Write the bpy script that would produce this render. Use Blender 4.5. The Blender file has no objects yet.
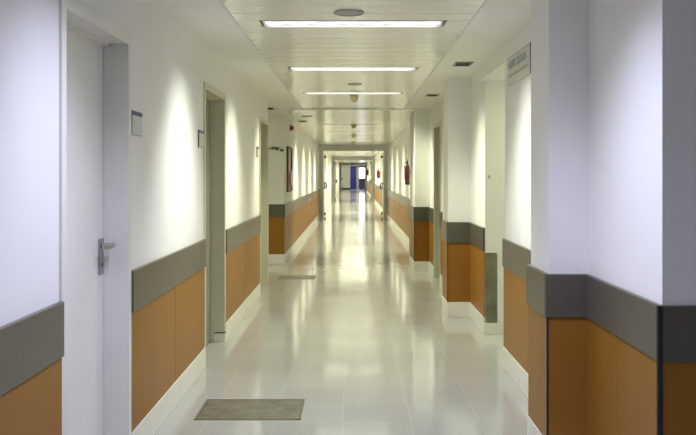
import bpy, bmesh, math, random
from mathutils import Vector, Matrix
random.seed(7)
sc = bpy.context.scene
COL = sc.collection
PI = math.pi

# ------------------------------------------------------------------ dimensions (metres); camera at the origin looking along +Y
XB = 1.20                        # wall between the open doorway and the far right door, set back a little
XL, XR = -1.124, 1.150            # corridor wall planes
CEIL = 2.43
BB_H = .152                       # baseboard height
RAIL0, RAIL1 = .755, .966         # bumper rail
YB = -2.2                         # back of the entrance hall
YP = 29.0                         # first fire portal
YE = 84.0                         # end wall of the corridor

# ------------------------------------------------------------------ materials
def new_mat(name):
    m = bpy.data.materials.new(name); m.use_nodes = True
    return m, m.node_tree, m.node_tree.nodes['Principled BSDF']

def mat(name, col, rough=.5, metal=0., var=.04, scale=6., bump=0., bscale=200., coat=0., spec=.5, stretch=None):
    m, nt, b = new_mat(name)
    tc = nt.nodes.new('ShaderNodeTexCoord'); src = tc.outputs['Object']
    if stretch:
        mp = nt.nodes.new('ShaderNodeMapping'); mp.inputs['Scale'].default_value = stretch
        nt.links.new(src, mp.inputs['Vector']); src = mp.outputs['Vector']
    n = nt.nodes.new('ShaderNodeTexNoise'); n.inputs['Scale'].default_value = scale; n.inputs['Detail'].default_value = 4
    nt.links.new(src, n.inputs['Vector'])
    r = nt.nodes.new('ShaderNodeValToRGB')
    r.color_ramp.elements[0].position = .3; r.color_ramp.elements[1].position = .7
    r.color_ramp.elements[0].color = tuple(max(0, c * (1 - var)) for c in col) + (1,)
    r.color_ramp.elements[1].color = tuple(min(1, c * (1 + var)) for c in col) + (1,)
    nt.links.new(n.outputs['Fac'], r.inputs['Fac']); nt.links.new(r.outputs['Color'], b.inputs['Base Color'])
    b.inputs['Roughness'].default_value = rough; b.inputs['Metallic'].default_value = metal
    b.inputs['Coat Weight'].default_value = coat; b.inputs['Specular IOR Level'].default_value = spec
    if bump:
        n2 = nt.nodes.new('ShaderNodeTexNoise'); n2.inputs['Scale'].default_value = bscale
        nt.links.new(tc.outputs['Object'], n2.inputs['Vector'])
        bp = nt.nodes.new('ShaderNodeBump'); bp.inputs['Strength'].default_value = bump; bp.inputs['Distance'].default_value = .002
        nt.links.new(n2.outputs['Fac'], bp.inputs['Height']); nt.links.new(bp.outputs['Normal'], b.inputs['Normal'])
    return m

def emis(name, col, strength, cells=None):
    m, nt, b = new_mat(name)
    b.inputs['Base Color'].default_value = (.8, .8, .8, 1)
    b.inputs['Emission Color'].default_value = tuple(col) + (1,)
    b.inputs['Emission Strength'].default_value = strength
    if cells:                      # prismatic cells of a diffuser, brighter and dimmer facets
        tc = nt.nodes.new('ShaderNodeTexCoord')
        v = nt.nodes.new('ShaderNodeTexVoronoi'); v.inputs['Scale'].default_value = cells
        nt.links.new(tc.outputs['Object'], v.inputs['Vector'])
        mr = nt.nodes.new('ShaderNodeMapRange')
        mr.inputs['From Max'].default_value = 1.; mr.inputs['To Min'].default_value = strength * .55; mr.inputs['To Max'].default_value = strength * 1.5
        sep = nt.nodes.new('ShaderNodeSeparateColor')
        nt.links.new(v.outputs['Color'], sep.inputs['Color'])
        nt.links.new(sep.outputs['Red'], mr.inputs['Value']); nt.links.new(mr.outputs['Result'], b.inputs['Emission Strength'])
    return m

def floor_mat():
    m, nt, b = new_mat('polished_terrazzo')
    L = nt.links.new
    tc = nt.nodes.new('ShaderNodeTexCoord')
    mp = nt.nodes.new('ShaderNodeMapping'); mp.inputs['Location'].default_value = (.06, .1, 0)
    L(tc.outputs['Object'], mp.inputs['Vector'])
    br = nt.nodes.new('ShaderNodeTexBrick'); br.offset = 0.; br.squash = 1.
    br.inputs['Scale'].default_value = 1.; br.inputs['Brick Width'].default_value = .4; br.inputs['Row Height'].default_value = .4
    br.inputs['Mortar Size'].default_value = .0025; br.inputs['Mortar Smooth'].default_value = .3
    br.inputs['Color1'].default_value = (.46, .46, .44, 1); br.inputs['Color2'].default_value = (.425, .425, .405, 1)
    br.inputs['Mortar'].default_value = (.525, .525, .505, 1)
    L(mp.outputs['Vector'], br.inputs['Vector'])
    sp = nt.nodes.new('ShaderNodeTexNoise'); sp.inputs['Scale'].default_value = 90; sp.inputs['Detail'].default_value = 5
    L(tc.outputs['Object'], sp.inputs['Vector'])
    rp = nt.nodes.new('ShaderNodeValToRGB')
    rp.color_ramp.elements[0].position = .35; rp.color_ramp.elements[0].color = (.9, .89, .87, 1)
    rp.color_ramp.elements[1].position = .65; rp.color_ramp.elements[1].color = (1, 1, 1, 1)
    L(sp.outputs['Fac'], rp.inputs['Fac'])
    mx = nt.nodes.new('ShaderNodeMix'); mx.data_type = 'RGBA'; mx.blend_type = 'MULTIPLY'; mx.inputs['Factor'].default_value = 1.
    L(br.outputs['Color'], mx.inputs['A']); L(rp.outputs['Color'], mx.inputs['B'])
    L(mx.outputs['Result'], b.inputs['Base Color'])
    wn = nt.nodes.new('ShaderNodeTexNoise'); wn.inputs['Scale'].default_value = 2.2; wn.inputs['Detail'].default_value = 3
    L(tc.outputs['Object'], wn.inputs['Vector'])
    mr = nt.nodes.new('ShaderNodeMapRange'); mr.inputs['To Min'].default_value = .05; mr.inputs['To Max'].default_value = .15
    L(wn.outputs['Fac'], mr.inputs['Value']); L(mr.outputs['Result'], b.inputs['Roughness'])
    bp = nt.nodes.new('ShaderNodeBump'); bp.inputs['Strength'].default_value = .05; bp.inputs['Distance'].default_value = .01
    wn2 = nt.nodes.new('ShaderNodeTexNoise'); wn2.inputs['Scale'].default_value = 5.
    L(tc.outputs['Object'], wn2.inputs['Vector']); L(wn2.outputs['Fac'], bp.inputs['Height']); L(bp.outputs['Normal'], b.inputs['Normal'])
    # every tile lies a hair out of level
    def vm(op, *ins):
        n_ = nt.nodes.new('ShaderNodeVectorMath'); n_.operation = op
        for i, v in enumerate(ins):
            if isinstance(v, tuple): n_.inputs[i].default_value = v
            else: L(v, n_.inputs[i])
        return n_.outputs[0]
    wnz = nt.nodes.new('ShaderNodeTexWhiteNoise'); wnz.noise_dimensions = '3D'
    L(vm('FLOOR', vm('DIVIDE', mp.outputs['Vector'], (.4, .4, 1000.))), wnz.inputs['Vector'])
    tilt = vm('MULTIPLY', vm('SUBTRACT', wnz.outputs['Color'], (.5, .5, .5)), (.006, .006, 0.))
    L(vm('NORMALIZE', vm('ADD', tilt, (0., 0., 1.))), bp.inputs['Normal'])
    b.inputs['Specular IOR Level'].default_value = .6
    return m

def laminate_mat():
    m = mat('orange_laminate', (.30, .134, .020), .38, var=.035, scale=2.2, stretch=(3, 3, .4), spec=.2)
    return m

M = dict(
    wall=mat('white_wall_paint', (.84, .83, .80), .6, var=.012, scale=2.5, bump=.15, bscale=120),
    ceil=mat('ceiling_plaster', (.85, .84, .79), .7, var=.012, scale=3., bump=.1),
    slat=mat('enamelled_metal_slat', (.86, .85, .79), .20, var=.01, scale=1.5, spec=.55),
    gloss=mat('glossy_ceiling_board', (.86, .85, .79), .19, var=.01, scale=1.5, spec=.4),
    lam=laminate_mat(),
    rail=mat('grey_bumper_vinyl', (.108, .098, .074), .28, var=.04, scale=20, bump=.2, bscale=300, spec=.38),
    base=mat('cream_baseboard', (.78, .77, .70), .35, var=.03, scale=8),
    frame=mat('door_frame_enamel', (.78, .77, .70), .38, var=.02, scale=5),
    cream=mat('shaded_frame_enamel', (.60, .58, .44), .40, var=.02, scale=5),  # darker, greener copy of the frame enamel; jamb shade put into the colour
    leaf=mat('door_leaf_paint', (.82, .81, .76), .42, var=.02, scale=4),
    steel=mat('brushed_steel', (.40, .40, .41), .28, 1., var=.08, scale=30, stretch=(1, 1, 12)),
    mirror=mat('polished_steel', (.27, .27, .21), .10, 1., var=.25, scale=3.5, stretch=(2, 2, 1.2), bump=.5, bscale=5),
    hatch=mat('worn_steel_plate', (.28, .27, .22), .38, .7, var=.25, scale=9, bump=.4, bscale=120),
    hframe=mat('dark_hatch_edge', (.22, .21, .17), .45, .6, var=.2, scale=12),
    black=mat('black_plastic', (.02, .02, .022), .4, var=.2),
    dark=mat('dark_grey_plastic', (.08, .08, .08), .5, var=.15),
    grille=mat('grey_grille', (.34, .34, .31), .5, var=.1),
    beige=mat('aged_beige_plastic', (.45, .39, .22), .45, var=.1),
    white=mat('white_plastic', (.82, .82, .80), .35, var=.02),
    paper=mat('sign_white', (.60, .61, .57), .35, var=.03),
    blue=mat('sign_blue', (.035, .038, .19), .4, var=.1),
    ink=mat('grey_blue_ink', (.45, .46, .53), .5, var=.1),
    ochre=mat('ochre_ink', (.46, .41, .28), .5, var=.1),
    darkink=mat('dark_olive_ink', (.07, .07, .04), .6, var=.2),
    red=mat('extinguisher_red', (.42, .015, .018), .3, var=.1),
    darkred=mat('dark_extinguisher_red', (.09, .010, .012), .32, var=.15),
    brown=mat('brown_wood_frame', (.085, .045, .03), .45, var=.2, scale=20, stretch=(1, 1, 8)),
    tan=mat('tan_cabinet_back', (.45, .30, .22), .5, var=.1),
    pink=mat('pink_notice', (.62, .40, .50), .5, var=.1),
    blupaint=mat('deep_blue_panel', (.011, .009, .125), .45, var=.1),
    navy=mat('navy_spandrel', (.012, .012, .07), .4, var=.1),
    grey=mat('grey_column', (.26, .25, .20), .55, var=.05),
    gap=mat('dark_gap', (.02, .02, .02), .8, var=.1),
    lampmetal=mat('white_lamp_metal', (.75, .75, .74), .35, var=.02),
    diff=emis('lit_prismatic_diffuser', (.84, .86, 1.0), .92, 24.),
    diff2=emis('dim_prismatic_diffuser', (.95, .95, .88), .2, 22.),
)
M['floor'] = floor_mat()
gm, gnt, gb = new_mat('clear_glass')
gb.inputs['Base Color'].default_value = (.95, .98, 1, 1); gb.inputs['Roughness'].default_value = .02
gb.inputs['Transmission Weight'].default_value = 1.; gb.inputs['IOR'].default_value = 1.05
M['glass'] = gm

# ------------------------------------------------------------------ mesh helpers
def bx(bm, x0, x1, y0, y1, z0, z1, bev=0.):
    x0, x1 = min(x0, x1), max(x0, x1); y0, y1 = min(y0, y1), max(y0, y1); z0, z1 = min(z0, z1), max(z0, z1)
    r = bmesh.ops.create_cube(bm, size=1., matrix=Matrix.Translation(((x0+x1)/2, (y0+y1)/2, (z0+z1)/2)) @ Matrix.Diagonal((x1-x0, y1-y0, z1-z0, 1)))
    if bev:
        es = list({e for v in r['verts'] for e in v.link_edges})
        bmesh.ops.bevel(bm, geom=es, offset=bev, segments=2, affect='EDGES', profile=.6)
    return bm

def lathe(bm, prof, c=(0, 0, 0), seg=20, axis='z'):
    rings = []
    for r, h in prof:
        ring = []
        for k in range(seg):
            a = 2 * PI * k / seg
            u, v = r * math.cos(a), r * math.sin(a)
            p = (u, v, h) if axis == 'z' else (h, u, v) if axis == 'x' else (u, h, v)
            ring.append(bm.verts.new((c[0]+p[0], c[1]+p[1], c[2]+p[2])))
        rings.append(ring)
    for a, b in zip(rings, rings[1:]):
        for k in range(seg):
            bm.faces.new((a[k], a[(k+1) % seg], b[(k+1) % seg], b[k]))
    bm.faces.new(rings[0]); bm.faces.new(rings[-1])
    bmesh.ops.recalc_face_normals(bm, faces=bm.faces)
    return bm

def tube(bm, pts, r, seg=8):
    pts = [Vector(p) for p in pts]; rings = []
    for i, p in enumerate(pts):
        d = (pts[min(i+1, len(pts)-1)] - pts[max(i-1, 0)]).normalized()
        up = Vector((0, 0, 1)) if abs(d.z) < .9 else Vector((1, 0, 0))
        u = d.cross(up).normalized(); v = d.cross(u).normalized()
        rings.append([bm.verts.new(p + r*(math.cos(2*PI*k/seg)*u + math.sin(2*PI*k/seg)*v)) for k in range(seg)])
    for a, b in zip(rings, rings[1:]):
        for k in range(seg):
            bm.faces.new((a[k], a[(k+1) % seg], b[(k+1) % seg], b[k]))
    bm.faces.new(rings[0]); bm.faces.new(rings[-1])
    bmesh.ops.recalc_face_normals(bm, faces=bm.faces)
    return bm

def B(*boxes, bev=0.):
    bm = bmesh.new()
    for b in boxes: bx(bm, *b, bev=bev)
    return bm

def obj(name, bm, m, parent=None, smooth=False, off=None):
    me = bpy.data.meshes.new(name)
    if off is not None: bmesh.ops.translate(bm, verts=bm.verts, vec=-Vector(off))
    bm.to_mesh(me); bm.free()
    if smooth:
        for p in me.polygons: p.use_smooth = True
        me.set_sharp_from_angle(angle=math.radians(35))
    me.materials.append(M[m])
    o = bpy.data.objects.new(name, me); COL.objects.link(o)
    if parent is not None: o.parent = parent
    return o

def tag(o, label, cat=None, group=None, kind=None):
    o['label'] = label
    if cat: o['category'] = cat
    if group: o['group'] = group
    if kind: o['kind'] = kind
    return o

def thing(name, label, cat, loc=(0, 0, 0), rotz=0., group=None, kind=None):
    o = bpy.data.objects.new(name, None); COL.objects.link(o)
    o.location = loc; o.rotation_euler = (0, 0, rotz); o.empty_display_size = .1
    return tag(o, label, cat, group, kind)

def copy_tree(o, parent=None):
    c = o.copy(); COL.objects.link(c); c.parent = parent
    for ch in [x for x in COL.objects if x.parent == o]: copy_tree(ch, c)
    return c

def struct(name, bm, m, label, cat, parent=None):
    o = obj(name, bm, m, parent)
    return tag(o, label, cat, kind='structure')

# ------------------------------------------------------------------ shell: floor and ceiling
struct('floor', B((-3.6, 3.6, YB-.2, YE+9, -.12, 0)), 'floor', 'pale polished tiled corridor floor', 'floor')

TUBES = [3.26 + 2.4*k for k in range(-2, 5)]          # cross lights: -1.54, .86, 3.26, 5.66, 8.06, 10.46, 12.86
YS = 13.0                                            # the slatted strip stops here
SX = .755                                             # half width of the slatted strip
FAR = [17.1, 19.8, 22.6, 25.5]                        # lights before the first portal
VFAR = [33., 38., 43., 53., 60., 67., 79.]            # lights beyond it
bm = bmesh.new()
bx(bm, -3.6, 3.6, YB-.2, YE+9, 2.62, 2.75)            # slab
bx(bm, -3.5, -SX, YB, YS, CEIL, 2.60); bx(bm, SX, 3.5, YB, YS, CEIL, 2.60)
ceil = struct('ceiling', bm, 'ceil', 'white ceiling over the corridor with a slatted centre strip', 'ceiling')
bm = bmesh.new()
SW = .24
k0 = int((YB - 5.66) / SW); n = 0
for k in range(k0, 31):
    yc = 5.66 + SW * k
    if yc - SW/2 > YS - .03: break
    y0, y1 = yc - SW/2 + .002, min(yc + SW/2 - .002, YS)
    if any(abs(yc - t) < .01 for t in TUBES):
        bx(bm, -SX+.004, -.60, y0, y1, CEIL, CEIL+.022, bev=.008); bx(bm, .60, SX-.004, y0, y1, CEIL, CEIL+.022, bev=.008)
    else:
        bx(bm, -SX+.004, SX-.004, y0, y1, CEIL, CEIL+.022, bev=.008)
strip = struct('metal_slats', bm, 'slat', 'glossy cream metal ceiling slats', None, ceil)
bm = bmesh.new()
ys = [YS] + [v for f in FAR for v in (f-.1, f+.1)] + [YP+.3]
for a, b in zip(ys[0::2], ys[1::2]): bx(bm, -3.5, 3.5, a, b, CEIL, CEIL+.02)
for f in FAR:
    bx(bm, -3.5, -.59, f-.1, f+.1, CEIL, CEIL+.02); bx(bm, .59, 3.5, f-.1, f+.1, CEIL, CEIL+.02)
bx(bm, -3.5, 3.5, YP+.3, YE+9, CEIL, CEIL+.02)
struct('ceiling_board', bm, 'gloss', 'smooth glossy ceiling board beyond the slats', None, ceil)
struct('trim_1', B((-1.1, .98, YS-.015, YS+.03, CEIL-.012, CEIL+.01)), 'lampmetal', 'thin pale strip across the ceiling where the slats stop', 'trim')
bm = bmesh.new()
bx(bm, -SX-.012, -SX+.006, YB, YS, CEIL-.004, CEIL+.02); bx(bm, SX-.006, SX+.012, YB, YS, CEIL-.004, CEIL+.02)
struct('edge_strip', bm, 'lampmetal', 'narrow white edging of the slatted strip', None, ceil)

# ------------------------------------------------------------------ walls with panels, rail and baseboard
def clad(run, parent, bb, panel=.68, joints=None, lam=True):
    """run: list of (p0, p1, normal) straight pieces in plan; adds rail + separate panels to parent and baseboard boxes to bb"""
    rb = bmesh.new()
    for (x0, y0), (x1, y1), (nx, ny), *ext in run:
        e0, e1 = ext[0] if ext else (0, 0)               # pieces that turn an outer corner run on by their own thickness
        def strip_box(b, a0, a1, z0, z1, t, bev=0.):
            # a0..a1 along the run
            ux, uy = (x1-x0)/L, (y1-y0)/L
            if e0 and a0 <= 0: a0 = -t
            if e1 and a1 >= L: a1 = L + t
            ax, ay, cx, cy = x0+ux*a0, y0+uy*a0, x0+ux*a1, y0+uy*a1
            bx(b, min(ax, cx, ax+nx*t, cx+nx*t), max(ax, cx, ax+nx*t, cx+nx*t), min(ay, cy, ay+ny*t, cy+ny*t), max(ay, cy, ay+ny*t, cy+ny*t), z0, z1, bev=bev)
        L = math.hypot(x1-x0, y1-y0)
        e = .02
        strip_box(rb, 0, L, RAIL0, RAIL1, .022, bev=.005)
        strip_box(bb, 0, L, 0, BB_H, .018, bev=.003)
        nP = max(1, round(L / panel))
        if lam:
            for i in range(nP):
                pb = bmesh.new()
                strip_box(pb, L*i/nP + (.003 if i else 0), L*(i+1)/nP - (.003 if i < nP-1 else 0), BB_H, RAIL0, .012, bev=.002)
                obj('wainscot_panel', pb, 'lam', parent)
    tag(obj('bumper_rail', rb, 'rail', parent), 'grey bumper rail')

DOORS_L = [(3.325, 4.37), (6.53, 7.60), (10.40, 11.46)]
HEAD = 2.15
YN1 = 14.16                                            # far side of the left recess
wt = .22
bm = bmesh.new()
segs = [(YB, 3.325), (4.37, 6.53), (7.60, 10.40)]
for a, b in segs: bx(bm, XL-wt, XL, a, b, 0, CEIL+.1)
for a, b in DOORS_L: bx(bm, XL-wt, XL, a, b, HEAD, CEIL+.1)
wl = struct('wall_left', bm, 'wall', 'white left corridor wall above an orange wainscot', 'wall')
bbm = bmesh.new()
for a, b in segs: clad([((XL, a), (XL, b), (1, 0))], wl, bbm, panel=1.2)
struct('baseboard_left', bbm, 'base', 'cream baseboard along the near left wall', 'baseboard')

# recess on the left, then the farther left wall
bm = bmesh.new()
bx(bm, XL-2.0, XL-1.8, 11.26, YN1+.2, 0, CEIL+.1)
bx(bm, XL-1.8, XL-wt, 11.26, 11.36, 0, CEIL+.1)
struct('wall_recess', bm, 'wall', 'white walls of the side recess past the third left door', 'wall')
bm = bmesh.new()
bx(bm, XL-1.8, XL, YN1, YN1+.25, 0, CEIL+.1)
bx(bm, XL-wt, XL, YN1+.25, YP, 0, CEIL+.1)
wl2 = struct('wall_left_far', bm, 'wall', 'white far left wall beyond the side recess', 'wall')
bbm = bmesh.new()
clad([((XL-1.8, YN1), (XL, YN1), (0, -1), (0, 1)), ((XL, YN1), (XL, YP), (1, 0))], wl2, bbm, panel=1.2)
struct('baseboard_left_far', bbm, 'base', 'cream baseboard along the far left wall', 'baseboard')
bm = bmesh.new()
bx(bm, XL-wt, XL, YP, YE, 0, CEIL+.1)
struct('wall_left_end', bm, 'wall', 'plain white left wall beyond the first fire doorway', 'wall')

# right side
YH = 3.235
def pillar(name, y0, y1, xf, label, XR=XR):
    p = struct(name, B((xf, XR, y0, y1, 0, CEIL)), 'wall', label, 'pillar')
    bb = bmesh.new()
    clad([((xf, y0), (XR, y0), (0, -1), (1, 0)), ((xf, y0), (xf, y1), (-1, 0)), ((xf, y1), (XR, y1), (0, 1), (1, 0))], p, bb)
    obj('corner_strip', B((xf-.0135, xf-.004, y0-.0135, y0-.004, BB_H, RAIL0)), 'gap', p)
    o = struct('baseboard', bb, 'base', 'cream baseboard', None, p)
    return p
P1, P2, P3 = (4.24, 4.67, .955), (8.86, 9.34, .972), (13.0, 14.1, .925)

bm = bmesh.new()
bx(bm, XR, 3.3, YH, YH+.2, 0, CEIL+.1)
bx(bm, XR, XR+wt, YH+.2, 6.58, 0, CEIL+.1)
wr = struct('wall_right', bm, 'wall', 'white near right wall with a corner towards the viewer', 'wall')
bbm = bmesh.new()
clad([((XR, YH), (3.3, YH), (0, -1), (1, 0)), ((XR, YH), (XR, P1[0]), (-1, 0))], wr, bbm, panel=.6)
clad([((XR, P1[1]), (XR, 6.58), (-1, 0))], wr, bbm, panel=1.9)
obj('corner_strip', B((XR-.0235, XR-.006, YH-.0235, YH-.006, BB_H, RAIL1-.002)), 'gap', wr)
struct('baseboard_right', bbm, 'base', 'cream baseboard along the near right wall', 'baseboard')

DR = (11.37, 12.28)
OPEN = (6.58, 7.90)
bm = bmesh.new()
bx(bm, XR, XR+wt, OPEN[0], OPEN[1], 2.30, CEIL+.1)                # header over the doorway
bx(bm, XB, 2.6, OPEN[1], OPEN[1]+.2, 0, CEIL+.1)                  # far reveal runs back into the side room
bx(bm, XB, XB+wt, OPEN[1]+.2, DR[0]-.2, 0, CEIL+.1); bx(bm, XR, XR+wt, DR[0]-.2, DR[0], 0, CEIL+.1)
bx(bm, XR, XR+wt, DR[0], DR[1], HEAD, CEIL+.1)
bx(bm, XR, XR+wt, DR[1], YP, 0, CEIL+.1)
wr2 = struct('wall_right_far', bm, 'wall', 'white right wall from the open doorway to the fire doorway', 'wall')
bbm = bmesh.new()
clad([((XB, OPEN[1]), (XB, P2[0]), (-1, 0)), ((XB, P2[1]), (XB, DR[0]-.2), (-1, 0)), ((XR, DR[0]-.2), (XR, DR[0]), (-1, 0)), ((XR, DR[1]), (XR, P3[0]), (-1, 0))], wr2, bbm)
clad([((XR, P3[1]), (XR, YP), (-1, 0))], wr2, bbm, panel=1.2)
bx(bbm, XB-.018, 2.6, OPEN[1]-.018, OPEN[1], 0, .10, bev=.003)
struct('baseboard_right_far', bbm, 'base', 'cream baseboard along the farther right wall', 'baseboard')
bm = bmesh.new()
bx(bm, 2.6, 2.8, 6.2, 8.1, 0, CEIL+.1); bx(bm, XR+wt, 2.6, 6.18, 6.38, 0, CEIL+.1); bx(bm, XR+wt, 2.6, 6.38, OPEN[1], 2.30, 2.40)
struct('wall_side_room', bm, 'wall', 'white walls inside the open doorway on the right', 'wall')
pillar('pillar_near', *P1, 'nearest white pillar with orange wainscot, right foreground')
pillar('pillar_middle', *P2, 'white pillar with orange wainscot just past the open doorway', XB)
pillar('pillar_far', *P3, 'small white pillar with orange wainscot beyond the right hand door')

bm = bmesh.new()
bx(bm, XR, XR+wt, YP, YE, 0, CEIL+.1)
wr3 = struct('wall_right_end', bm, 'wall', 'white right wall beyond the first fire doorway', 'wall')
bbm = bmesh.new()
clad([((XR, YP+1.5), (XR, 47.5), (-1, 0))], wr3, bbm, panel=2.4)
clad([((XR, 49.5), (XR, 73.5), (-1, 0))], wr3, bbm, panel=4.)
struct('baseboard_right_end', bbm, 'base', 'cream baseboard on the right beyond the first fire doorway', 'baseboard')

# entrance hall behind the camera
struct('wall_hall', B((XL-wt, 3.3, YB-.2, YB, 0, 2.62), (3.3, 3.5, YB-.2, YH+.2, 0, 2.62)), 'wall', 'white walls of the entrance hall beside the camera', 'wall')

# ------------------------------------------------------------------ fire doorways: beam, jambs and held open leaves
def fire_portal(name, y, label, right=True):
    p = thing(name, label, 'doorway', (0, y, 0), kind='structure')
    obj('beam', B((XL, XR, 0, .28, 2.24, CEIL)), 'wall', p)
    obj('jamb', B((XL, -1.0, 0, .28, 0, 2.24)), 'frame', p)
    obj('jamb', B((1.03, XR, 0, .28, 0, 2.24)), 'frame', p)
    for s, x in ((-1, XL), (1, XR)):
        d = -s
        x0 = x + d*.085
        lf = obj('door_leaf', B((x0, x0+d*.045, .30, 1.30, .01, 2.20), bev=.004), 'leaf', p)
        xf = x0 + d*.045
        h = bmesh.new()
        tube(h, [(xf, 1.10, 1.14), (xf+d*.07, 1.10, 1.14), (xf+d*.07, 1.10, .98), (xf, 1.10, .98)], .025)
        bx(h, xf, xf+d*.02, 1.02, 1.18, .95, 1.18, bev=.004)
        obj('door_handle', h, 'black', lf)
        obj('door_closer', B((xf, xf+d*.06, .95, 1.2, 2.02, 2.10), bev=.005), 'black', lf)
        obj('door_holder', B((xf, xf+d*.05, 1.1, 1.2, .05, .14), bev=.005), 'black', lf)
    return p
fire_portal('door_5', YP, 'nearest cream fire doorway across the corridor, doors held open')
fire_portal('door_6', 48., 'second cream fire doorway, midway down the distant corridor')
fire_portal('door_7', 74., 'last and smallest fire doorway before the blue end')

# ------------------------------------------------------------------ end wall, blue lobby and its window
ox0, ox1, oh = -.26, 1.19, 2.27
struct('wall_end', B((-3.5, ox0, YE, YE+.2, 0, CEIL+.1), (ox0, XR, YE, YE+.2, oh, CEIL+.1), (XR, 3.5, YE, YE+.2, 0, CEIL+.1)), 'wall', 'pale end wall left of the blue opening', 'wall')
struct('baseboard_end', B((XL, ox0, YE-.02, YE, 0, .16)), 'dark', 'dark baseboard under the pale end wall', 'baseboard')
YL = 88.
bm = bmesh.new(); bx(bm, -3.5, .33, YL, YL+.2, 0, CEIL+.1)
struct('wall_lobby', bm, 'blupaint', 'deep blue wall seen through the end opening', 'wall')
struct('column', B((.33, .60, YL-.2, YL+.2, 0, CEIL)), 'grey', 'grey column between the blue wall and the bright window', 'column')
struct('wall_lobby_sides', B((-3.7, -3.5, YE, YL+.2, 0, 2.62), (3.5, 3.7, YE, YL+.2, 0, 2.62)), 'wall', 'white side walls of the end lobby', 'wall')
w = thing('window_1', 'bright window at the far end above a navy band', 'window', (0, YL, 0), kind='structure')
obj('spandrel', B((.60, 3.5, 0, .2, 0, 1.02), (1.36, 3.5, 0, .2, 1.02, 2.14)), 'navy', w)
obj('head_panel', B((.60, 3.5, 0, .2, 2.14, CEIL+.1)), 'navy', w)
obj('window_frame', B((.60, .64, .02, .12, 1.02, 2.14), (.60, 1.36, .02, .12, 1.02, 1.06), (.60, 1.36, .02, .12, 2.10, 2.14), (1.32, 1.36, .02, .12, 1.06, 2.10)), 'steel', w)
obj('window_pane', B((.64, 1.32, .06, .07, 1.06, 2.10)), 'glass', w)

# ------------------------------------------------------------------ doors with frame, leaf and lever
def hinged_door(name, y0, y1, side, label, handle=True, leafm='leaf', framem='frame'):
    """side -1: in the left wall, +1: in the right wall; frame outer edges y0..y1"""
    X = XL if side < 0 else XR
    d = -side                                           # towards the corridor
    p = thing(name, label, 'door', (X, y0, 0), kind='structure')
    W = y1 - y0; a = .055; rec = .11
    f = bmesh.new()
    def fb(xa, xb, ya, yb, za, zb, bev=.003): bx(f, d*xa, d*xb, ya, yb, za, zb, bev=bev)
    fb(-.20, .012, 0, a, 0, HEAD); fb(-.20, .012, W-a, W, 0, HEAD); fb(-.20, .012, a, W-a, HEAD-a, HEAD)
    fb(-.115, -.08, a, a+.012, 0, HEAD-a, 0); fb(-.115, -.08, W-a-.012, W-a, 0, HEAD-a, 0); fb(-.115, -.08, a, W-a, HEAD-a-.012, HEAD-a, 0)
    obj('door_frame', f, framem, p)
    lf = obj('door_leaf', B((d*(-rec-.045), d*(-rec), a+.004, W-a-.016, .012, HEAD-a-.010), bev=.002), leafm, p)
    obj('door_gap', B((d*(-rec-.06), d*(-rec-.03), a, W-a, 0, HEAD-a)), 'gap', p)
    if handle:
        yh = W - a - .07
        x = -rec
        pl = obj('handle_plate', B((d*x, d*(x+.009), yh-.034, yh+.034, .962, 1.138), bev=.002), 'steel', lf)
        h = bmesh.new()
        lathe(h, [(.016, x), (.016, x+.012), (.011, x+.014), (.011, x+.062)], (0, yh, 1.105), 14, 'x') if d > 0 else lathe(h, [(.016, -x), (.016, -x-.012), (.011, -x-.014), (.011, -x-.062)], (0, yh, 1.105), 14, 'x')
        tube(h, [(d*(x+.062), yh+.008, 1.105), (d*(x+.066), yh-.03, 1.105), (d*(x+.066), yh-.09, 1.105), (d*(x+.055), yh-.125, 1.104)], .0125, 10)
        obj('door_handle', h, 'steel', pl, smooth=True)
        k = bmesh.new()
        lathe(k, [(.009, d*(x+.009)), (.009, d*(x+.013))], (0, yh, 1.01), 12, 'x')
        obj('keyhole', k, 'dark', pl)
    return p
hinged_door('door_1', *DOORS_L[0], -1, 'large white door with steel lever, nearest on the left')
d2 = hinged_door('door_2', *DOORS_L[1], -1, 'recessed door with shade-darkened frame in the middle of the left wall', False, 'grey', 'cream')
Wd = DOORS_L[1][1] - DOORS_L[1][0]
obj('plinth', B((-.19, .013, Wd-.0565, Wd+.001, 0, .072), bev=.002), 'base', d2)
obj('plinth_gap', B((-.19, .0125, Wd-.0562, Wd+.0005, .072, .082)), 'gap', d2)
hinged_door('door_3', *DOORS_L[2], -1, 'narrow looking farthest left door beside the side recess', False, 'grey', 'cream')  # grey leaf and darker frame carry the doorway shade in their colour
hinged_door('door_4', *DR, 1, 'recessed door on the right between the two far pillars', False, 'grey', 'cream')

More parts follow.
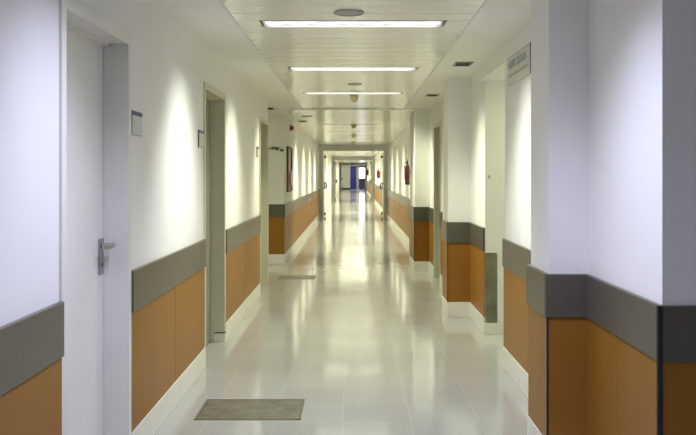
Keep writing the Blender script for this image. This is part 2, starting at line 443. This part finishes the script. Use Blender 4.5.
# ------------------------------------------------------------------ ceiling lights
def lamp(name, x, y, z, sx, sy, power, col, parent, kind):
    l = bpy.data.lights.new(name, 'AREA'); l.shape = 'RECTANGLE'; l.size = sx; l.size_y = sy
    l.energy = power; l.color = col; l.use_nodes = True
    nt = l.node_tree; em = nt.nodes['Emission']; L = nt.links.new
    # photometry of a fluorescent louvre luminaire: narrow across, wide along the tube
    g = nt.nodes.new('ShaderNodeNewGeometry'); s = nt.nodes.new('ShaderNodeSeparateXYZ'); L(g.outputs['Incoming'], s.inputs['Vector'])
    def math_(op, a, b=None, c=None):
        n_ = nt.nodes.new('ShaderNodeMath'); n_.operation = op
        for i, v in enumerate((a, b, c)):
            if v is None: continue
            if isinstance(v, (int, float)): n_.inputs[i].default_value = v
            else: L(v, n_.inputs[i])
        return n_.outputs[0]
    az = math_('MAXIMUM', math_('ABSOLUTE', s.outputs['Z']), .02)
    ry = math_('DIVIDE', math_('ABSOLUTE', s.outputs['Y']), az)
    rx = math_('DIVIDE', math_('ABSOLUTE', s.outputs['X']), az)
    def sm(v, a, b, t0, t1):
        n_ = nt.nodes.new('ShaderNodeMapRange'); n_.interpolation_type = 'SMOOTHSTEP'
        L(v, n_.inputs['Value'])
        for nm, q in zip(('From Min', 'From Max', 'To Min', 'To Max'), (a, b, t0, t1)): n_.inputs[nm].default_value = q
        return n_.outputs['Result']
    fy = sm(ry, *kind['y'], 1, kind.get('rest', .06)); fx = sm(rx, .8, 2.3, 1, .0)
    gain = math_('ADD', 1., math_('MULTIPLY', math_('MINIMUM', rx, 2.), kind['wing']))
    L(math_('MULTIPLY', math_('MULTIPLY', fy, fx), gain), em.inputs['Strength'])
    o = bpy.data.objects.new(name, l); COL.objects.link(o)
    o.location = (x, y, z); o.parent = parent
    return o

HW = .112
def ceiling_light(y, label, dmat, power, col, group=None, depth=.014, kind=None, hl=.57, lz=None):
    t = thing('ceiling_light', label, 'light', (0, y, CEIL), group=group)
    h = bmesh.new()                                      # open housing let into the ceiling
    bx(h, -hl-.012, hl+.012, -HW-.004, -HW+.008, -.003, .10); bx(h, -hl-.012, hl+.012, HW-.008, HW+.004, -.003, .10)
    bx(h, -hl-.012, -hl, -HW, HW, -.003, .10); bx(h, hl, hl+.012, -HW, HW, -.003, .10)
    bx(h, -hl, hl, -HW, HW, depth+.02, depth+.03)
    obj('housing', h, 'lampmetal', t)
    obj('diffuser', B((-hl+.002, hl-.002, -HW+.01, HW-.01, depth, depth+.01)), dmat, t)
    lamp('tube_lamp', 0, 0, depth-.004 if lz is None else lz, hl*2-.05, .19, power, col, t, kind)
    return t
K1 = dict(y=(.12, 1.15), wing=.7)
K0 = dict(y=(.5, 3.2), wing=.6, rest=.25)
K2 = dict(y=(.2, 1.7), wing=.7, rest=.12)
NEAR = (.68, .715, 1.0); MID = (.93, .98, .92); WARM = (.97, 1.0, .72)
PW = 30
labels = {
    5.66: 'largest bright ceiling light strip, nearest of those in the slatted ceiling',
    8.06: 'second bright ceiling light strip from the viewer, behind the largest',
    10.46: 'third and thinnest bright ceiling strip, just before the smoke detector'}
labels[12.86] = 'dim ceiling light at the end of the slats, behind the smoke detector'
hall_l = {0: 'ceiling light over the entrance hall behind the viewer', 1: 'ceiling light directly above the viewer', 2: 'ceiling light over the near left door, above the picture'}
for i, y in enumerate(TUBES):
    y = round(y, 2)
    col = NEAR if y < 4 else MID if y < 6 else (.97, 1., .80) if y < 9 else WARM
    ceiling_light(y, labels.get(y) or hall_l[i], 'diff' if y < 12 else 'diff2', PW * (.3 if y < 0 else .5 if y < 2 else .9 if y < 4 else 1.15), col, kind=K0 if y < 2 else K2 if y < 4 else K1, lz=None if y < 12 else -.006)
for i, y in enumerate(FAR):
    ceiling_light(y, 'flush ceiling light in the smooth ceiling before the first fire doorway', 'diff2', PW*1.6, WARM, 'flush lights before the fire doorway', .07, K1, .57, -.005)
for i, y in enumerate(VFAR):
    t = thing('ceiling_light', 'small flush ceiling light in the distant corridor beyond the first fire doorway', 'light', (0, y, CEIL), group='flush lights beyond the fire doorway')
    obj('housing', B((-.6, .6, -.15, .15, -.02, 0)), 'lampmetal', t)
    obj('diffuser', B((-.57, .57, -.12, .12, -.024, -.02)), 'diff2', t)
    lamp('tube_lamp', 0, 0, -.03, 1.1, .2, 80, (1, 1, .72), t, dict(y=(1.2, 3.), wing=.6, rest=.2))
t = thing('ceiling_light', 'unseen added ceiling light inside the open doorway on the right', 'light', (1.95, 7.1, 2.30))
obj('housing', B((-.16, .16, -.3, .3, -.02, 0)), 'lampmetal', t)
obj('diffuser', B((-.14, .14, -.28, .28, -.024, -.02)), 'diff2', t)
rl = bpy.data.lights.new('added_room_lamp', 'AREA'); rl.shape = 'RECTANGLE'; rl.size = .28; rl.size_y = .56; rl.energy = 8; rl.color = (.92, 1, .6)  # out of view, added to brighten the doorway reveal
ro = bpy.data.objects.new('added_room_lamp', rl); COL.objects.link(ro); ro.parent = t; ro.location = (0, 0, -.03)
t = thing('ceiling_light', 'unseen added ceiling light in the side recess past the third left door', 'light', (-2.1, 12.7, CEIL))
obj('housing', B((-.3, .3, -.16, .16, -.02, 0)), 'lampmetal', t)
obj('diffuser', B((-.28, .28, -.14, .14, -.024, -.02)), 'diff2', t)
rl = bpy.data.lights.new('added_recess_lamp', 'AREA'); rl.shape = 'RECTANGLE'; rl.size = .56; rl.size_y = .28; rl.energy = 3.5; rl.color = (.95, 1, .6)  # out of view, added to brighten the wall end past the recess
ro = bpy.data.objects.new('added_recess_lamp', rl); COL.objects.link(ro); ro.parent = t; ro.location = (0, 0, -.03)
# end lobby: sky light through the window, plus an unseen lamp added as fill
ll = bpy.data.lights.new('added_lobby_lamp', 'AREA'); ll.size = 1.2; ll.energy = 80; ll.color = (.85, .88, 1)
lt = thing('ceiling_light', 'unseen added ceiling panel light in the blue end lobby', 'light', (.6, 86., CEIL))
obj('housing', B((-.6, .6, -.6, .6, -.02, 0)), 'lampmetal', lt)
lo = bpy.data.objects.new('added_lobby_lamp', ll); COL.objects.link(lo); lo.parent = lt; lo.location = (0, 0, -.03)

# ------------------------------------------------------------------ smoke detectors, speakers, vents
def detector(y, r, label, m='beige', x=.015):
    t = thing('smoke_detector', label, 'smoke detector', (x, y, CEIL))
    obj('base', lathe(bmesh.new(), [(r*1.05, 0), (r*1.05, -.016), (r*.95, -.022)], seg=24), m, t, True)
    obj('sensor_head', lathe(bmesh.new(), [(r*.92, -.020), (r*.95, -.045), (r*.8, -.062), (r*.55, -.070), (r*.5, -.084), (r*.2, -.090)], seg=24), m, t, True)
detector(10.72, .050, 'brownish smoke detector hanging just past the third ceiling strip')
detector(16.9, .052, 'small smoke detector, second along the ceiling centre line')
detector(21.2, .055, 'tiny smoke detector, third along the ceiling centre line')
detector(26.2, .060, 'faintest smoke detector, nearest the first fire doorway')

def speaker(y, r, label, x):
    t = thing('ceiling_speaker', label, 'speaker', (x, y, CEIL))
    obj('rim', lathe(bmesh.new(), [(r, 0), (r, -.006), (r*.92, -.010), (r*.90, -.002)], seg=32), 'grille', t, True)
    obj('grille', lathe(bmesh.new(), [(r*.91, -.001), (r*.90, -.006), (r*.5, -.009), (.004, -.010)], seg=32), 'grille', t, True)
speaker(5.25, .092, 'round grey ceiling speaker in front of the nearest light strip', -.025)
speaker(9.42, .078, 'round ceiling speaker between the second and third light strips', .02)
speaker(14.6, .09, 'round grey ceiling speaker past the end of the slats, left side', -.78)

def vent(x, y, label, wx=.155, wy=.26, m='grille'):
    t = thing('ceiling_vent', label, 'vent', (x, y, CEIL))
    a, b = wx/2, wy/2
    obj('frame', B((-a, a, -b, -b+.018, -.010, 0), (-a, a, b-.018, b, -.010, 0), (-a, -a+.018, -b, b, -.010, 0), (a-.018, a, -b, b, -.010, 0), bev=.002), m, t)
    obj('backing', B((-a+.01, a-.01, -b+.01, b-.01, -.004, -.001)), 'black', t)
    s = bmesh.new()
    n_ = 7
    for i in range(n_):
        yy = -b + .018 + (wy-.036)*(i+.5)/n_
        bx(s, -a+.018, a-.018, yy-.004, yy+.004, -.009, -.004)
    obj('slats', s, 'dark', t)
vent(.97, 7.68, 'dark ceiling vent on the right, nearest the open doorway')
vent(.975, 10.7, 'dark ceiling vent on the right past the middle pillar')
vent(-1.235, 12.9, 'black ceiling vent in the side recess on the left', .12, .3, 'black')
vent(-.93, 16.0, 'grey ceiling vent past the recess, left of the detectors')

# ------------------------------------------------------------------ door plaques
def plaque(y0, label):
    t = thing('door_plaque', label, 'sign', (XL, y0, 1.713))
    W, H = .21, .124
    obj('holder', B((0, .009, .005, W, -H/2, H/2), bev=.001), 'grille', t)
    obj('side_edge', B((0, .010, 0, .005, -H/2, H/2)), 'dark', t)
    obj('face', B((.0092, .0105, .006, W-.002, -H/2+.004, H/2-.024)), 'paper', t)
    obj('header_band', B((.0092, .0105, .006, W-.002, H/2-.023, H/2-.002)), 'blue', t)
    obj('emblem', B((.0107, .0112, .030, .062, -.014, -.008), (.0107, .0112, .030, .044, -.008, .010)), 'ink', t)
plaque(4.388, 'nearest blue-topped door plaque, beside the large white door')
plaque(6.30, 'second door plaque, left edge of the middle door frame')
plaque(10.13, 'smallest door plaque, beside the farthest left door')

# ------------------------------------------------------------------ long sign over the open doorway
t = thing('doorway_sign', 'long white two-line sign high on the wall beside the open doorway', 'sign', (XR, 5.585, 2.2))
obj('panel', B((-.012, 0, 0, .82, -.10, .10), bev=.0015), 'paper', t)
obj('end_cap', B((-.014, 0, -.012, 0, -.101, .101)), 'black', t)
obj('face', B((-.0145, -.0122, .004, .819, -.099, .097)), 'paper', t)
obj('edge_line', B((-.0158, -.0146, .004, .818, .086, .097)), 'ink', t, )
yy = .76
for wd in (.05, .06, .05, .045, 0, .055, .05, .05, .06, .05):  # blurred capitals of the upper line
    if wd:
        g = bmesh.new()
        bx(g, -.0162, -.0146, yy-wd, yy-wd+.014, .012, .066)
        bx(g, -.0162, -.0146, yy-.014, yy, .012, .066)
        q = random.choice((.012, .033, .054)); bx(g, -.0162, -.0146, yy-wd, yy, q, q+.012)
        obj('letter', g, 'ink', t)
    yy -= (wd or .04) + .014
obj('lower_line', B((-.0162, -.0146, .07, .74, -.046, -.030)), 'ochre', t)

# dark marks on the pale face of the recess
g = bmesh.new()
for i, (dx, z, w_, h_) in enumerate([(-.30, 1.872, .09, .012), (-.20, 1.878, .02, .05), (-.172, 1.884, .02, .03), (-.145, 1.87, .03, .045), (-.108, 1.866, .018, .05), (-.088, 1.884, .03, .014), (-.06, 1.845, .05, .036)]):
    bx(g, XL+dx, XL+dx+w_, YN1-.012, YN1, z-h_/2, z+h_/2)
tag(obj('wall_lettering', g, 'darkink'), 'short row of dark marks on the pale wall end past the recess', 'lettering')

# ------------------------------------------------------------------ hose cabinet and alarm on the far left wall
t = thing('hose_cabinet', 'dark framed shallow cabinet on the left wall with red hose gear', 'cabinet', (XL, 14.72, 1.54))
W = .95
obj('back_panel', B((.002, .010, .02, W-.02, -.37, .37)), 'tan', t)
obj('frame', B((0, .032, 0, .03, -.39, .39), (0, .032, W-.03, W, -.39, .39), (0, .032, .03, W-.03, -.39, -.36), (0, .032, .03, W-.03, .36, .39), bev=.003), 'brown', t)
obj('notice', B((.011, .016, .08, .5, -.06, .08)), 'pink', t)
obj('hose_reel', lathe(bmesh.new(), [(.16, .012), (.16, .016), (.10, .018), (.10, .030), (.16, .032), (.16, .036), (.02, .037)], (0, .62, -.16), 24, 'x'), 'red', t, True)
obj('lower_sheet', B((.011, .016, .08, .40, -.34, -.12)), 'red', t)
t = thing('alarm_sounder', 'small round red alarm high on the left wall above the cabinet', 'alarm', (XL, 15.5, 2.28))
obj('base', lathe(bmesh.new(), [(.055, 0), (.055, .02), (.045, .03)], seg=20, axis='x'), 'darkred', t, True)
obj('dome', lathe(bmesh.new(), [(.042, .03), (.04, .05), (.028, .066), (.008, .072)], seg=20, axis='x'), 'red', t, True)

# ------------------------------------------------------------------ fire extinguishers
def extinguisher(x, y, z, label, m, sc_=(1, 1, 1)):
    side = 1
    t = thing('fire_extinguisher', label, 'extinguisher', (x, y, z)); t.scale = sc_
    r = .074
    obj('cylinder', lathe(bmesh.new(), [(r*.9, .03), (r, .045), (r, .33), (r*.93, .36), (r*.6, .39), (.022, .405), (.022, .42)], seg=24), m, t, True)
    obj('foot', lathe(bmesh.new(), [(r*.95, 0), (r*1.04, .006), (r*1.04, .07), (r*1.005, .075)], seg=24), 'black', t, True)
    v = bmesh.new(); lathe(v, [(.02, .415), (.026, .425), (.026, .45), (.015, .462)], seg=14)
    bx(v, -.012, .012, -.11, .03, .455, .468, bev=.002); bx(v, -.012, .012, -.10, .02, .482, .494, bev=.002); bx(v, -.01, .01, -.01, .02, .45, .49)
    obj('valve', v, 'black', t)
    obj('hose', tube(bmesh.new(), [(-.02, .0, .44), (-.07, -.02, .42), (-.088, -.02, .36), (-.086, -.02, .2), (-.082, -.02, .10)], .011, 8), 'black', t, True)
    obj('label_sheet', lathe(bmesh.new(), [(r+.0008, .14), (r+.0012, .141), (r+.0012, .25), (r+.0008, .251)], seg=24), m, t, True)
    obj('bracket', B((side*.07, (XR-x)/sc_[0], -.03, .03, .22, .26), ((XR-x)/sc_[0]-.012, (XR-x)/sc_[0], -.03, .03, .15, .40)), 'steel', t)
extinguisher(XR-.085, 17.05, 1.25, 'dark red fire extinguisher hung on the right wall, the nearest', 'darkred', (.64, .64, 1))
extinguisher(XR-.095, 36., 1.30, 'bright red fire extinguisher beyond the first fire doorway, right wall', 'red', (.85, .85, .8))
extinguisher(XR-.095, 64., 1.40, 'tiny far red fire extinguisher near the end of the right wall', 'darkred')
# exit light box hanging before the end
t = thing('ceiling_exit_light', 'small dark box hung under the ceiling near the blue end', 'emergency light', (0., 72.5, CEIL))
obj('box', B((-.17, .17, -.05, .05, -.15, 0), bev=.004), 'dark', t)
obj('lens', B((-.15, .15, -.053, -.05, -.12, -.03)), 'grille', t)

# ------------------------------------------------------------------ floor access covers
def cover(x0, x1, y0, y1, label):
    t = thing('floor_cover', label, 'floor cover', ((x0+x1)/2, (y0+y1)/2, 0))
    a, b = (x1-x0)/2, (y1-y0)/2
    obj('frame', B((-a, a, -b, -b+.012, 0, .004), (-a, a, b-.012, b, 0, .004), (-a, -a+.012, -b, b, 0, .004), (a-.012, a, -b, b, 0, .004)), 'hframe', t)
    obj('plate', B((-a+.014, a-.014, -b+.014, b-.014, 0, .003)), 'hatch', t)
    for q in (-a+.05, a-.11): obj('lift_slot', B((q, q+.06, -.01, .01, .003, .0035)), 'hframe', t)
cover(-.94, -.31, 5.135, 5.60, 'large grey metal cover in the floor, nearest the viewer')
cover(-1.03, -.53, 12.05, 12.47, 'thin looking grey floor cover beside the left recess')

# ------------------------------------------------------------------ steel guard and switch on the far reveal of the open doorway
yf = OPEN[1]
t = thing('kick_plate', 'shiny steel guard plate low on the reveal of the open doorway', 'guard plate', (1.256, yf, .42))
obj('plate', B((-.054, .054, -.004, 0, -.318, .318), bev=.001), 'mirror', t)
for sx_ in (-.045, .045):
    for sz_ in (-.30, 0, .30): obj('screw', lathe(bmesh.new(), [(.005, -.004), (.004, -.006)], (sx_, 0, sz_), 10, 'y'), 'steel', t)
t = thing('light_switch', 'small white switch on the reveal above the steel guard', 'switch', (1.235, yf, 1.43))
obj('surround', B((-.016, .016, -.008, 0, -.02, .02), bev=.002), 'frame', t)
obj('rocker', B((-.009, .009, -.013, -.008, -.012, .012), bev=.002), 'grille', t)

# ------------------------------------------------------------------ sky outside the end window
wd_ = bpy.data.worlds.new('World'); sc.world = wd_; wd_.use_nodes = True
bg = wd_.node_tree.nodes['Background']; bg.inputs['Color'].default_value = (.93, .96, 1, 1); bg.inputs['Strength'].default_value = 22.

# ------------------------------------------------------------------ camera
cam = bpy.data.cameras.new('Camera'); co = bpy.data.objects.new('Camera', cam); COL.objects.link(co)
cam.sensor_width = 36.; cam.lens = 870 / 696 * 36.
cam.shift_x = -5 / 696; cam.shift_y = -43 / 696
co.location = (0, 0, 1.45); co.rotation_euler = (PI/2, 0, 0)
cam.clip_start = .05; cam.clip_end = 300
sc.camera = co
sc.view_settings.view_transform = 'Standard'; sc.view_settings.look = 'None'
sc.view_settings.gamma = 1.; sc.view_settings.use_curve_mapping = False
sc.view_settings.exposure = .2
cy = sc.cycles
cy.use_denoising = True; cy.max_bounces = 10; cy.diffuse_bounces = 6; cy.glossy_bounces = 5; cy.sample_clamp_indirect = 6.
